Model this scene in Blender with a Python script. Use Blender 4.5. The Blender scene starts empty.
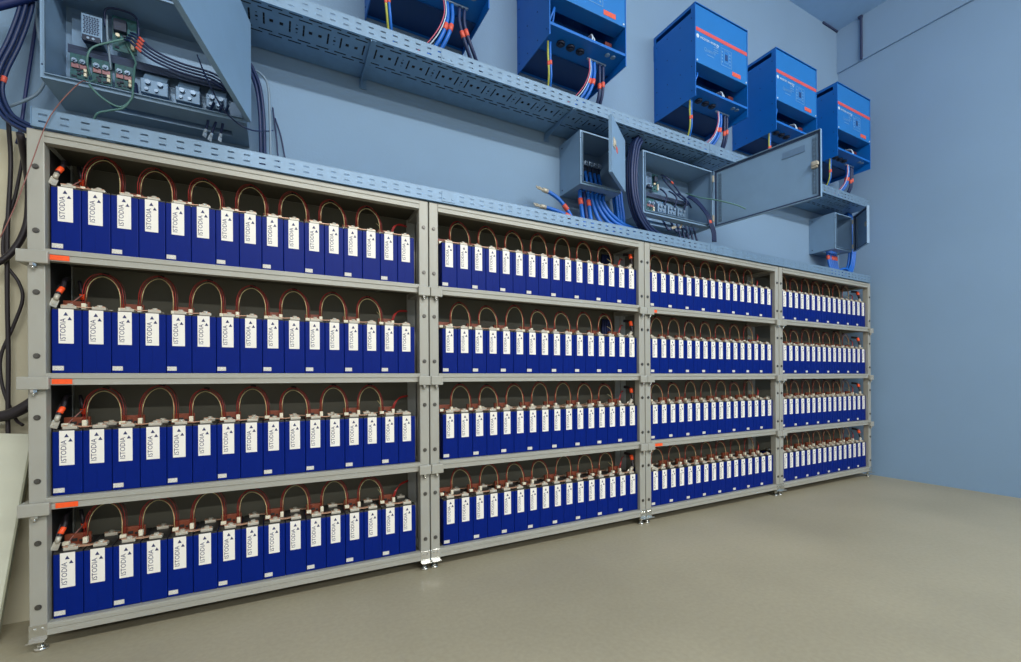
import bpy, bmesh, math, random
from mathutils import Vector, Matrix
random.seed(7)
SC = bpy.context.scene
COL = SC.collection
H = 0.972                                   # eye height; coordinates below are relative to the eye in z
WALL = 2.53                                 # back wall plane
RIGHT = 5.24                                # right wall plane
R = math.radians

# ------------------------------------------------------------------ materials
def lin(c):
    out = []
    for v in c:
        v /= 255.0
        out.append(v/12.92 if v <= 0.04045 else ((v+0.055)/1.055)**2.4)
    return (out[0], out[1], out[2], 1.0)

def mat(name, c, rough=0.5, metal=0.0, var=0.06, scale=14.0, bump=0.0, bscale=120.0, spec=0.5):
    m = bpy.data.materials.new(name); m.use_nodes = True
    nt = m.node_tree; b = nt.nodes['Principled BSDF']
    b.inputs['Roughness'].default_value = rough
    b.inputs['Metallic'].default_value = metal
    b.inputs['Specular IOR Level'].default_value = spec
    L = lin(c)
    tc = nt.nodes.new('ShaderNodeTexCoord')
    nz = nt.nodes.new('ShaderNodeTexNoise'); nz.inputs['Scale'].default_value = scale
    nz.inputs['Detail'].default_value = 3.0
    nt.links.new(tc.outputs['Object'], nz.inputs['Vector'])
    rp = nt.nodes.new('ShaderNodeValToRGB')
    rp.color_ramp.elements[0].position = 0.3; rp.color_ramp.elements[1].position = 0.7
    rp.color_ramp.elements[0].color = tuple(v*(1-var) for v in L[:3]) + (1,)
    rp.color_ramp.elements[1].color = tuple(min(1, v*(1+var)) for v in L[:3]) + (1,)
    nt.links.new(nz.outputs['Fac'], rp.inputs['Fac'])
    nt.links.new(rp.outputs['Color'], b.inputs['Base Color'])
    if bump:
        n2 = nt.nodes.new('ShaderNodeTexNoise'); n2.inputs['Scale'].default_value = bscale
        nt.links.new(tc.outputs['Object'], n2.inputs['Vector'])
        bp = nt.nodes.new('ShaderNodeBump'); bp.inputs['Strength'].default_value = bump
        bp.inputs['Distance'].default_value = 0.01
        nt.links.new(n2.outputs['Fac'], bp.inputs['Height'])
        nt.links.new(bp.outputs['Normal'], b.inputs['Normal'])
    return m

M = {}
M['cell_blue'] = mat('cell_blue', (0, 29, 114), 0.4, 0, 0.05, spec=0.12)
M['cell_lid'] = mat('cell_lid', (34, 33, 33), 0.5)
M['sticker'] = mat('sticker_white', (236, 232, 222), 0.5, 0, 0.02)
M['tag'] = mat('tag_white', (205, 202, 192), 0.5, 0, 0.30, 420)
M['ink'] = mat('sticker_ink', (28, 36, 88), 0.6, 0, 0.02)
M['silver'] = mat('tinned_metal', (190, 184, 168), 0.4, 0.25)
M['copper'] = mat('copper_strip', (204, 160, 132), 0.4, 0.3)
M['board_brown'] = mat('board_brown', (120, 56, 32), 0.5, 0, 0.15, 60)
M['plug_white'] = mat('plug_white', (232, 224, 198), 0.5, 0, 0.03)
M['wire_red'] = mat('wire_red', (150, 24, 18), 0.45)
M['wire_dark_red'] = mat('wire_dark_red', (92, 28, 22), 0.5)
M['wire_cream'] = mat('wire_cream', (196, 184, 132), 0.5)
M['sleeve'] = mat('black_sleeve', (26, 25, 26), 0.6)
M['rack'] = mat('rack_grey', (162, 161, 151), 0.45, 0.1, 0.04, 8)
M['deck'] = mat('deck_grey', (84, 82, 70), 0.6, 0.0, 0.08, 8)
M['shade_backing'] = mat('shade_backing_olive', (92, 90, 76), 0.6, 0.0, 0.06, 6)  # shade behind the cells put into the colour
M['bolt'] = mat('bolt_dark', (96, 94, 90), 0.35, 0.7)
M['chrome'] = mat('chrome', (214, 214, 208), 0.18, 0.9, 0.03)
M['orange'] = mat('orange_tag', (255, 88, 28), 0.5, 0, 0.10, 90)
M['band'] = mat('orange_sleeve_bright', (250, 84, 30), 0.5, 0, 0.05)
M['shrink'] = mat('orange_shrink', (212, 88, 70), 0.5, 0, 0.05)
M['tray'] = mat('galvanised_tray', (112, 140, 166), 0.45, 0.2, 0.06, 20)
M['bracket'] = mat('galvanised_bracket', (106, 142, 176), 0.45, 0.2, 0.06, 20)
M['enclosure'] = mat('enclosure_grey', (122, 155, 187), 0.5, 0, 0.03, 10)
M['gasket'] = mat('gasket_dark', (44, 62, 92), 0.7)
M['plate'] = mat('mounting_plate', (116, 146, 176), 0.4, 0.3, 0.06)
M['inv'] = mat('inverter_blue', (2, 100, 188), 0.42, 0, 0.03, 8)
M['inv_panel'] = mat('inverter_panel_blue', (24, 112, 188), 0.42, 0, 0.03, 8)
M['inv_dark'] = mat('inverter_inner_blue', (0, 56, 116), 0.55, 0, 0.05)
M['inv_red'] = mat('inverter_stripe_red', (206, 82, 84), 0.5, 0, 0.03)
M['inv_label'] = mat('inverter_label_red', (214, 88, 66), 0.5, 0, 0.1, 80)
M['inv_print'] = mat('inverter_print_pale', (104, 152, 200), 0.5, 0, 0.03)
M['inv_white'] = mat('inverter_print_white', (196, 214, 230), 0.5, 0, 0.03)
M['gland'] = mat('gland_black', (16, 30, 58), 0.55)
M['cable_blue'] = mat('cable_blue', (14, 100, 196), 0.45)
M['cable_navy'] = mat('cable_navy', (10, 34, 92), 0.5)
M['cable_dark'] = mat('cable_dark', (18, 40, 84), 0.5)
M['cable_tray_dark'] = mat('cable_tray_dark', (14, 20, 34), 0.6)
M['cable_black'] = mat('cable_black', (34, 28, 34), 0.5)
M['cable_grey'] = mat('cable_grey', (116, 138, 158), 0.5)
M['cable_yg'] = mat('cable_yellow_green', (164, 170, 70), 0.5, 0, 0.3, 40)
M['cable_pink'] = mat('cable_pink', (196, 96, 120), 0.5)
M['cable_green'] = mat('cable_green', (84, 128, 124), 0.5)
M['copper_wire'] = mat('copper_wire', (140, 92, 84), 0.5)
M['pcb'] = mat('circuit_green', (30, 88, 96), 0.5, 0, 0.35, 70)
M['relay'] = mat('relay_black', (24, 40, 66), 0.5)
M['cap_silver'] = mat('capacitor_silver', (140, 164, 190), 0.35, 0.4)
M['fuse_copper'] = mat('fuse_copper', (150, 110, 116), 0.4, 0.3)
M['board_white'] = mat('leaning_board', (206, 208, 190), 0.6, 0, 0.03)
M['board_edge'] = mat('leaning_board_edge', (150, 152, 130), 0.7)
M['ceiling'] = mat('ceiling_paint', (158, 194, 228), 0.85, 0, 0.02)
M['conduit'] = mat('dark_conduit', (50, 62, 96), 0.6)

def wall_mat(name, upper, lower=None, zsplit=0.0, bump=0.08):
    m = mat(name, upper, 0.82, 0, 0.035, 1.3, bump, 90.0, 0.25)
    if lower is not None:
        nt = m.node_tree; b = nt.nodes['Principled BSDF']
        src = b.inputs['Base Color'].links[0].from_socket
        tc = nt.nodes.new('ShaderNodeTexCoord'); sp = nt.nodes.new('ShaderNodeSeparateXYZ')
        nt.links.new(tc.outputs['Object'], sp.inputs[0])
        gt = nt.nodes.new('ShaderNodeMath'); gt.operation = 'GREATER_THAN'; gt.inputs[1].default_value = zsplit
        nt.links.new(sp.outputs['Z'], gt.inputs[0])
        mx = nt.nodes.new('ShaderNodeMix'); mx.data_type = 'RGBA'
        mx.inputs[6].default_value = lin(lower)
        nt.links.new(gt.outputs[0], mx.inputs[0]); nt.links.new(src, mx.inputs[7])
        nt.links.new(mx.outputs[2], b.inputs['Base Color'])
    return m
M['wall_back'] = wall_mat('wall_two_tone_paint', (124, 152, 180), (198, 192, 168), 1.015 + H)
M['wall_right'] = wall_mat('wall_blue_paint', (141, 171, 201))

def floor_mat():
    m = bpy.data.materials.new('floor_epoxy'); m.use_nodes = True
    nt = m.node_tree; b = nt.nodes['Principled BSDF']
    tc = nt.nodes.new('ShaderNodeTexCoord')
    def noise(scale, det):
        n = nt.nodes.new('ShaderNodeTexNoise'); n.inputs['Scale'].default_value = scale; n.inputs['Detail'].default_value = det
        nt.links.new(tc.outputs['Object'], n.inputs['Vector']); return n
    n1 = noise(0.9, 4); n2 = noise(55, 3)
    r1 = nt.nodes.new('ShaderNodeValToRGB')
    r1.color_ramp.elements[0].position = 0.35; r1.color_ramp.elements[1].position = 0.66
    r1.color_ramp.elements[0].color = lin((158, 150, 127)); r1.color_ramp.elements[1].color = lin((173, 164, 139))
    nt.links.new(n1.outputs['Fac'], r1.inputs['Fac'])
    r2 = nt.nodes.new('ShaderNodeValToRGB')
    r2.color_ramp.elements[0].position = 0.3; r2.color_ramp.elements[1].position = 0.7
    r2.color_ramp.elements[0].color = (0.9, 0.9, 0.9, 1); r2.color_ramp.elements[1].color = (1, 1, 1, 1)
    nt.links.new(n2.outputs['Fac'], r2.inputs['Fac'])
    mx = nt.nodes.new('ShaderNodeMix'); mx.data_type = 'RGBA'; mx.blend_type = 'MULTIPLY'; mx.inputs[0].default_value = 1
    nt.links.new(r1.outputs['Color'], mx.inputs[6]); nt.links.new(r2.outputs['Color'], mx.inputs[7])
    nt.links.new(mx.outputs[2], b.inputs['Base Color'])
    b.inputs['Roughness'].default_value = 0.42; b.inputs['Specular IOR Level'].default_value = 0.35
    bp = nt.nodes.new('ShaderNodeBump'); bp.inputs['Strength'].default_value = 0.12; bp.inputs['Distance'].default_value = 0.01
    n3 = noise(9, 4); nt.links.new(n3.outputs['Fac'], bp.inputs['Height']); nt.links.new(bp.outputs['Normal'], b.inputs['Normal'])
    return m
M['floor'] = floor_mat()

# ------------------------------------------------------------------ mesh building
class MB:
    """collects shapes; built() links them as ONE mesh object"""
    def __init__(self): self.bm = bmesh.new()
    def box(self, a, b, bev=0.0, mtx=None):
        x0, y0, z0 = a; x1, y1, z1 = b
        t = bmesh.new()
        bmesh.ops.create_cube(t, size=1.0)
        for v in t.verts:
            v.co = Vector(((x0+x1)/2 + v.co.x*(x1-x0), (y0+y1)/2 + v.co.y*(y1-y0), (z0+z1)/2 + v.co.z*(z1-z0)))
        if bev: bmesh.ops.bevel(t, geom=list(t.edges), offset=bev, segments=2, profile=0.5, affect='EDGES')
        if mtx is not None: bmesh.ops.transform(t, matrix=mtx, verts=t.verts)
        self._merge(t); return self
    def _merge(self, t):
        mp = {}
        for v in t.verts: mp[v] = self.bm.verts.new(v.co)
        for f in t.faces:
            try:
                nf = self.bm.faces.new([mp[v] for v in f.verts]); nf.smooth = f.smooth
            except ValueError: pass
        t.free()
    def tube(self, pts, r, n=8, caps=True):
        pts = [Vector(p) for p in pts]
        rs = r if isinstance(r, (list, tuple)) else [r]*len(pts)
        rings = []; prev = None
        for i, p in enumerate(pts):
            d = (pts[min(i+1, len(pts)-1)] - pts[max(i-1, 0)])
            if d.length < 1e-9: d = Vector((0, 0, 1))
            d.normalize()
            if prev is None:
                u = d.orthogonal().normalized()
            else:
                u = prev - d*prev.dot(d)
                u = u.normalized() if u.length > 1e-6 else d.orthogonal().normalized()
            prev = u; w = d.cross(u)
            rings.append([self.bm.verts.new(p + (u*math.cos(2*math.pi*k/n) + w*math.sin(2*math.pi*k/n))*rs[i]) for k in range(n)])
        for a, b in zip(rings, rings[1:]):
            for k in range(n):
                f = self.bm.faces.new((a[k], a[(k+1) % n], b[(k+1) % n], b[k])); f.smooth = True
        if caps:
            self.bm.faces.new(rings[0][::-1]); self.bm.faces.new(rings[-1])
        return self
    def cyl(self, a, b, r, n=12):
        a = Vector(a); b = Vector(b); d = (b-a).normalized(); u = d.orthogonal().normalized(); w = d.cross(u)
        r0, r1 = r if isinstance(r, (list, tuple)) else (r, r)
        A = [self.bm.verts.new(a + (u*math.cos(2*math.pi*k/n) + w*math.sin(2*math.pi*k/n))*r0) for k in range(n)]
        B = [self.bm.verts.new(b + (u*math.cos(2*math.pi*k/n) + w*math.sin(2*math.pi*k/n))*r1) for k in range(n)]
        for k in range(n):
            f = self.bm.faces.new((A[k], A[(k+1) % n], B[(k+1) % n], B[k])); f.smooth = n > 7
        self.bm.faces.new(A[::-1]); self.bm.faces.new(B); return self
    def prism(self, poly, axis, a, b):
        """extrude a 2-D polygon along an axis: x -> (y,z), y -> (x,z), z -> (x,y)"""
        def P(p, t):
            return (t, p[0], p[1]) if axis == 'x' else ((p[0], t, p[1]) if axis == 'y' else (p[0], p[1], t))
        A = [self.bm.verts.new(P(p, a)) for p in poly]; B = [self.bm.verts.new(P(p, b)) for p in poly]
        n = len(poly)
        for k in range(n): self.bm.faces.new((A[k], A[(k+1) % n], B[(k+1) % n], B[k]))
        self.bm.faces.new(A[::-1]); self.bm.faces.new(B); return self
    def sheet(self, us, vs, hole, fn, th=0.0015):
        """perforated sheet: grid on the breaks us x vs without the cells that hole(u,v) names; fn maps (u,v,t)"""
        vid = {}
        def V(i, j, t):
            k = (i, j, t)
            if k not in vid: vid[k] = self.bm.verts.new(fn(us[i], vs[j], t*th))
            return vid[k]
        nu, nv = len(us)-1, len(vs)-1
        solid = [[not hole((us[i]+us[i+1])/2, (vs[j]+vs[j+1])/2) for j in range(nv)] for i in range(nu)]
        S = lambda i, j: 0 <= i < nu and 0 <= j < nv and solid[i][j]
        for i in range(nu):
            for j in range(nv):
                if not solid[i][j]: continue
                self.bm.faces.new((V(i, j, 0), V(i+1, j, 0), V(i+1, j+1, 0), V(i, j+1, 0)))
                self.bm.faces.new((V(i, j, 1), V(i, j+1, 1), V(i+1, j+1, 1), V(i+1, j, 1)))
                for (di, dj, p, q) in ((-1, 0, (i, j), (i, j+1)), (1, 0, (i+1, j+1), (i+1, j)), (0, -1, (i+1, j), (i, j)), (0, 1, (i, j+1), (i+1, j+1))):
                    if not S(i+di, j+dj):
                        self.bm.faces.new((V(*p, 0), V(*q, 0), V(*q, 1), V(*p, 1)))
        return self
    def mesh(self, name, m, shift=(0, 0, 0)):
        s = Vector(shift)
        for v in self.bm.verts: v.co += s
        bmesh.ops.recalc_face_normals(self.bm, faces=self.bm.faces)
        me = bpy.data.meshes.new(name); self.bm.to_mesh(me); self.bm.free(); me.materials.append(m)
        return me

def props(o, label=None, cat=None, group=None, kind=None):
    if label: o['label'] = label
    if cat: o['category'] = cat
    if group: o['group'] = group
    if kind: o['kind'] = kind
    return o
BASE = {}
def thing(name, label, cat, base, group=None):
    """an Empty at the thing's base (relative coordinates) that parents its parts"""
    o = bpy.data.objects.new(name, None); COL.objects.link(o); o.empty_display_size = 0.05
    o.location = (base[0], base[1], base[2] + H); BASE[o.name] = Vector(base)
    return props(o, label, cat, group)
def part(root, name, mb, m, label=None, base=None):
    """a part whose shapes were laid out in relative coordinates"""
    b = BASE[root.name] if base is None else Vector(base)
    o = bpy.data.objects.new(name, mb.mesh(name, m, -b)); COL.objects.link(o); o.parent = root
    BASE[o.name] = b
    return props(o, label)
def single(name, mb, m, label, cat, group=None, base=None):
    """a thing that is one mesh"""
    if base is None:
        xs = [v.co for v in mb.bm.verts]
        base = (sum(v.x for v in xs)/len(xs), sum(v.y for v in xs)/len(xs), min(v.z for v in xs))
    o = bpy.data.objects.new(name, mb.mesh(name, m, -Vector(base))); COL.objects.link(o)
    o.location = (base[0], base[1], base[2] + H); BASE[o.name] = Vector(base)
    return props(o, label, cat, group)
def struct(name, mb, m):
    o = bpy.data.objects.new(name, mb.mesh(name, m, (0, 0, H))); COL.objects.link(o)
    return props(o, kind='structure')
def dup(src, base, label, parent=None):
    c = src.copy(); COL.objects.link(c)
    if parent is None:
        c.location = (base[0], base[1], base[2] + H); BASE[c.name] = Vector(base)
        if label: c['label'] = label
    else: c.parent = parent; BASE[c.name] = Vector(base)
    for ch in list(src.children): dup(ch, base, None, c)
    return c
def text_mb(body, size, mtx, ext=0.0):
    cu = bpy.data.curves.new('txt', 'FONT'); cu.body = body; cu.size = size; cu.align_x = 'CENTER'; cu.align_y = 'CENTER'
    cu.resolution_u = 2; cu.extrude = ext
    ob = bpy.data.objects.new('txt', cu); COL.objects.link(ob)
    bpy.context.view_layer.update()
    me = bpy.data.meshes.new_from_object(ob.evaluated_get(bpy.context.evaluated_depsgraph_get()))
    bpy.data.objects.remove(ob); bpy.data.curves.remove(cu)
    t = bmesh.new(); t.from_mesh(me); bpy.data.meshes.remove(me)
    bmesh.ops.transform(t, matrix=mtx, verts=t.verts)
    mb = MB(); mb._merge(t); return mb

def smooth_path(pts, sub=6):
    pts = [Vector(p) for p in pts]
    if len(pts) < 3: return pts
    q = [pts[0]*2 - pts[1]] + pts + [pts[-1]*2 - pts[-2]]
    out = []
    for i in range(1, len(q)-2):
        p0, p1, p2, p3 = q[i-1], q[i], q[i+1], q[i+2]
        for k in range(sub):
            t = k/sub
            out.append(0.5*((2*p1) + (p2-p0)*t + (2*p0-5*p1+4*p2-p3)*t*t + (3*p1-p0-3*p2+p3)*t**3))
    out.append(pts[-1]); return out
def cable(name, label, pts, r, m, bands=(), lug=None, group=None, sub=6, cat='cable', n=8, lug_mat=None, band_mat=None):
    """a cable along pts; bands = fractions of its length that carry an orange sleeve; lug = (index 0/-1)"""
    path = smooth_path(pts, sub)
    mb = MB().tube(path, r, n)
    if not bands and lug is None:
        return single(name, mb, m, label, cat, group)
    base = min(path, key=lambda p: p.z)
    root = thing(name, label, cat, base, group)
    part(root, 'jacket', mb, m)
    N = len(path)-1
    for f in bands:
        i = min(N-1, max(0, int(f*N))); d = (path[i+1]-path[i]).normalized(); c = path[i].lerp(path[i+1], f*N-i)
        L = max(0.012, r*1.7)
        part(root, 'heat_shrink', MB().tube([c-d*L, c-d*L*.9, c+d*L*.9, c+d*L], [r*1.02, r*1.22, r*1.22, r*1.02], 10), band_mat or M['shrink'], 'orange heat shrink sleeve')
    if lug is not None:
        a, b = (path[0], path[1]) if lug == 0 else (path[-1], path[-2])
        d = (a-b).normalized(); s = d.orthogonal().normalized(); w = d.cross(s)
        lm = MB().cyl(a-d*r*1.5, a+d*r*1.6, r*1.1, 10)
        mt = Matrix((d, s, w)).transposed().to_4x4(); mt.translation = a + d*r*3.2
        lm.box((-r*2.0, -r*1.5, -r*.25), (r*2.0, r*1.5, r*.25), r*.1, mt)
        lm.cyl(a+d*r*3.4-w*r*.6, a+d*r*3.4+w*r*.6, r*.8, 6)
        part(root, 'cable_lug' if lug_mat is None else 'plug', lm, lug_mat or M['silver'], 'metal cable lug' if lug_mat is None else 'white plug')
    return root

# ------------------------------------------------------------------ the setting
FZ = -H
CZ = 3.62
struct('floor', MB().box((-3.2, -8.0, FZ-0.1), (RIGHT+.1, WALL+.1, FZ)), M['floor'])
struct('wall_back', MB().box((-3.2, WALL, FZ), (RIGHT+.2, WALL+.2, CZ)), M['wall_back'])
rw = MB(); rw.box((RIGHT, -8.0, FZ), (RIGHT+.2, WALL, 3.18))
struct('wall_right', rw, M['wall_right'])
struct('trim_1', MB().box((RIGHT-.022, -8.0, 3.18), (RIGHT+.2, WALL, CZ)), M['wall_right'])
struct('ceiling', MB().box((-3.2, -8.0, CZ), (RIGHT+.2, WALL+.2, CZ+.12)), M['ceiling'])
struct('trim_2', MB().box((4.95, WALL-.014, CZ-.016), (RIGHT-.022, WALL, CZ)), M['conduit'])
single('conduit', MB().box((RIGHT-.044, 2.295, 3.182), (RIGHT-.022, 2.313, 3.617), .004).box((RIGHT-.05, 2.29, 3.595), (RIGHT-.022, 2.328, 3.617), .004),
       M['conduit'], 'thin dark conduit running up the right wall to the ceiling corner', 'conduit', base=(RIGHT-.03, 2.3, 3.182))

# ------------------------------------------------------------------ shelving racks
BAY = 1.484
LV = [-.916, -.463, -.011, .441]            # undersides of the four loaded beams, bottom to top
TOPB = .868                                 # underside of the top beam
BH = .043
YF = 2.214
X0 = -.785
YB = 2.50
def beam_poly(z, y0=YF-.003, d=.034):
    return [(y0, z), (y0, z+.017), (y0+.004, z+.019), (y0+.004, z+.022), (y0, z+.024), (y0, z+.037), (y0+.003, z+.039), (y0+.003, z+BH), (y0+d, z+BH), (y0+d, z)]
def make_rack(k, label):
    x0 = X0 + k*BAY
    ra = thing('shelving_rack', label, 'rack', (x0+BAY/2, YF+.15, FZ), 'battery racks along the back wall')
    a, b = x0+.0015, x0+BAY-.0015
    for (px, tag) in ((a, 0), (b-.05, 1)):
        part(ra, 'post', MB().box((px, YF, -.925), (px+.0475, YF+.045, .912), .003), M['rack'])
        part(ra, 'post', MB().box((px, YB-.045, -.925), (px+.0475, YB, .912), .003), M['rack'])
        for z0 in LV:
            for dz in (.105, .335):
                part(ra, 'bolt', MB().cyl((px+.024, YF, z0+dz), (px+.024, YF-.006, z0+dz), .0075, 6).cyl((px+.024, YF, z0+dz), (px+.024, YF-.002, z0+dz), .010, 12), M['bolt'])
        for y in (YF+.022, YB-.022):
            f = MB().cyl((px+.024, y, -.925), (px+.024, y, -.958), .006, 10).cyl((px+.024, y, -.972), (px+.024, y, -.962), (.021, .019), 16).cyl((px+.024, y, -.962), (px+.024, y, -.955), .012, 12)
            f.cyl((px+.024, y, -.946), (px+.024, y, -.936), .013, 6)
            part(ra, 'levelling_foot', f, M['chrome'], 'chrome levelling foot')
        fp = MB().box((px-.001, YF-.004, -.925), (px+.0485, YF, -.872), .001).box((px-.001, YF-.028, -.928), (px+.0485, YF, -.924), .001)
        fp.cyl((px+.014, YF-.004, -.890), (px+.014, YF-.009, -.890), .006, 6).cyl((px+.034, YF-.004, -.890), (px+.034, YF-.009, -.890), .006, 6)
        part(ra, 'foot_plate', fp, M['chrome'], 'bright metal foot plate')
    part(ra, 'shade_backing', MB().box((a+.05, YB-.0338, -.87), (b-.05, YB-.0355, TOPB+.019)), M['shade_backing'], 'added olive sheet standing in for shade behind the cells')  # added sheet; keeps the wall behind the shelves as dark as in shade
    for z in LV + [TOPB]:
        part(ra, 'front_beam', MB().prism(beam_poly(z), 'x', a+.0475, b-.0475-.0025), M['rack'])
        part(ra, 'rear_beam', MB().box((a+.0475, YB-.034, z), (b-.05, YB, z+BH), .002), M['rack'])
        for px in (a+.004, b-.044):
            part(ra, 'side_rail', MB().box((px, YF+.045, z+.003), (px+.04, YB-.045, z+BH-.004), .002), M['rack'])
        if z != TOPB:
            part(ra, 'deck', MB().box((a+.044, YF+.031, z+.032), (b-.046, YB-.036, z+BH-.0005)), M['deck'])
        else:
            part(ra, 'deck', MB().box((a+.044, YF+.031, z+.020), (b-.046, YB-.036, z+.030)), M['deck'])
    for z in LV[1:]:
        for side in (0, 1):
            q0, q1 = (a-.0005, a+.062) if side == 0 else (b-.060, b)
            if k == 0 and side == 0: q0 = a-.022
            cb = MB()
            for s in (0,):
                cb.box((q0, YF-.024, z-.016), (q1, YF-.004, z+.030), .003)
            if k == 0 and side == 0: cb.box((a-.022, YF-.010, z-.016), (a-.002, YF+.060, z+.030), .003)
            part(ra, 'corner_bracket', cb, M['rack'])
            mx = (q0+q1)/2
            part(ra, 'bolt', MB().cyl((mx, YF-.014, z-.016), (mx, YF-.014, z-.026), .010, 6).cyl((mx, YF-.014, z-.026), (mx, YF-.014, z-.036), .005, 8), M['chrome'], 'chrome bolt under bracket')
    if k == 0: part(ra, 'side_panel', MB().box((a+.0035, YF+.0455, -.87), (a+.0038, YB-.0455, .868)).box((a+.0442, YF+.0455, -.87), (a+.0452, YB-.036, .866)), M['sleeve'], 'added black sheet darkening the open left side of the rack')  # added black sheet; darkness of the open rack side put into it
    return ra
RN = ['leftmost rack', 'second rack', 'third rack', 'far right rack']
racks = []
for k, lb in enumerate(['leftmost grey steel rack, nearest the camera, full of blue battery cells',
                        'second grey steel rack from the left, full of blue battery cells',
                        'third grey steel rack from the left, full of blue battery cells',
                        'last grey steel rack, at the far right by the blank side wall']):
    racks.append(make_rack(k, lb))
for k, lv, xa, xb in ((0, 3, .0605, .116), (0, 2, .066, .122), (0, 1, .074, .136), (2, 3, .062, .106), (2, 1, .064, .150)):
    z = LV[lv]; x = X0 + k*BAY
    part(racks[k], 'orange_tag', MB().box((x+xa, YF-.0275 if xa < .06 else YF-.0055, z+.003), (x+xb, YF-.0045, z+.0215), .0006) if xa >= .06 else MB().box((x+xa, YF-.0262, z+.003), (x+xb, YF-.0238, z+.0225), .0006),
         M['orange'], 'orange paper tag on the beam')

# ------------------------------------------------------------------ battery cells
P = .0848                                    # pitch of the cells along a shelf
CH = .241; CD = .195; CY = 2.236
CX0 = [X0+.0575, X0+BAY+.0765, X0+2*BAY+.071, X0+3*BAY+.073]
ORD = ['first', 'second', 'third', 'fourth', 'fifth', 'sixth', 'seventh', 'eighth', 'ninth', 'tenth', 'eleventh', 'twelfth', 'thirteenth', 'fourteenth', 'fifteenth', 'sixteenth']
SH = ['bottom shelf', 'third shelf down', 'second shelf down', 'top shelf']
def make_cell(tagged):
    ce = thing('battery_cell', 'x', 'battery cell', (0, 0, 0), 'blue battery cells on the racks')
    w = P-.0016
    c = MB().box((0, 0, 0), (w, CD, CH-.006), .0025)
    c.box((w*.47, -.0006, .006), (w*.485, .002, CH-.14), 0)
    part(ce, 'casing', c, M['cell_blue'])
    part(ce, 'lid', MB().box((.001, .0008, CH-.007), (w-.001, CD-.001, CH), .0015), M['cell_lid'], 'black lid')
    for y in (.026, CD-.040):
        t = MB().box((w*.28, y-.014, CH), (w*.78, y+.014, CH+.012), .002)
        t.cyl((w*.53, y, CH+.012), (w*.53, y, CH+.0205), .0085, 6).cyl((w*.53, y, CH+.012), (w*.53, y, CH+.0165), .012, 12)
        t.box((w*.29, y-.012, CH+.012), (w*.345, y+.012, CH+.0135), .0005)
        part(ce, 'terminal', t, M['silver'], 'pale metal terminal')
    s = part(ce, 'sticker', MB().box((w*.232, -.0008, CH-.131), (w*.735, .0004, CH-.003), 0), M['sticker'], 'white sticker with blue lettering')
    mt = Matrix.Translation((w*.385, -.0011, CH-.080)) @ Matrix.Rotation(R(90), 4, 'X') @ Matrix.Rotation(R(90), 4, 'Z')
    tm = text_mb('ISTODIA', .0222, mt)
    def tri(x, z, h, up):
        v = [tm.bm.verts.new((x+h*.5*dx, -.0011, z+h*dz)) for dx, dz in ((((-1), 0), (1, 0), (0, 1)) if up else ((-1, 1), (1, 1), (0, 0)))]
        tm.bm.faces.new(v)
    tri(w*.475, CH-.0275, .0135, True); tri(w*.605, CH-.0440, .0125, True)
    part(s, 'lettering', tm, M['ink'], base=(0, 0, 0))
    if tagged:
        part(ce, 'bottom_tag', MB().box((w*.03, -.0008, .010), (w*.40, .0004, .0265), 0), M['tag'], 'small white tag')
    return ce
protoA = make_cell(True); protoB = make_cell(False)
used = set()
def cellx(k, i): return CX0[k] + i*P
for k in range(4):
    for lv in range(4):
        z = LV[lv] + BH + .0008
        for i in range(16):
            pr = protoA if i % 2 == 0 else protoB
            lb = 'blue battery cell %s, %s from left, %s, %s' % ('with bottom tag' if i % 2 == 0 else 'without bottom tag', ORD[i], SH[lv], RN[k])
            base = (cellx(k, i), CY, z)
            if pr.name not in used:
                used.add(pr.name); pr.location = (base[0], base[1], base[2]+H); pr['label'] = lb
            else: dup(pr, base, lb)

# copper links between neighbouring terminals: odd pairs at the front, even pairs behind
def link_mb(y):
    w = P-.0016; a, b = w*.40, P+w*.66
    pts = [(a-.012, .0), (a+.018, .0), (a+.028, -.004), ((a+b)/2, -.006), (b-.028, -.004), (b-.018, .0), (b+.006, .0)]
    poly = [(x, CH+.0125+z) for x, z in pts] + [(x, CH+.0155+z) for x, z in pts[::-1]]
    return MB().prism(poly, 'y', y-.009, y+.009)
lf = lr = None
for k in range(4):
    for lv in range(4):
        for i in range(15):
            base = (cellx(k, i), CY, LV[lv]+BH+.0008)
            front = i % 2 == 0
            lb = 'copper link %s, %s to %s cell, %s, %s' % ('at front' if front else 'at rear', ORD[i], ORD[i+1], SH[lv], RN[k])
            src = lf if front else lr
            if src is None:
                mb = link_mb(.026 if front else CD-.040)
                o = bpy.data.objects.new('copper_link', mb.mesh('copper_link', M['copper'])); COL.objects.link(o)
                o.location = (base[0], base[1], base[2]+H)
                props(o, lb, 'copper link', 'copper links between the cells')
                if front: lf = o
                else: lr = o
            else:
                c = src.copy(); COL.objects.link(c); c.location = (base[0], base[1], base[2]+H); c['label'] = lb

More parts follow.
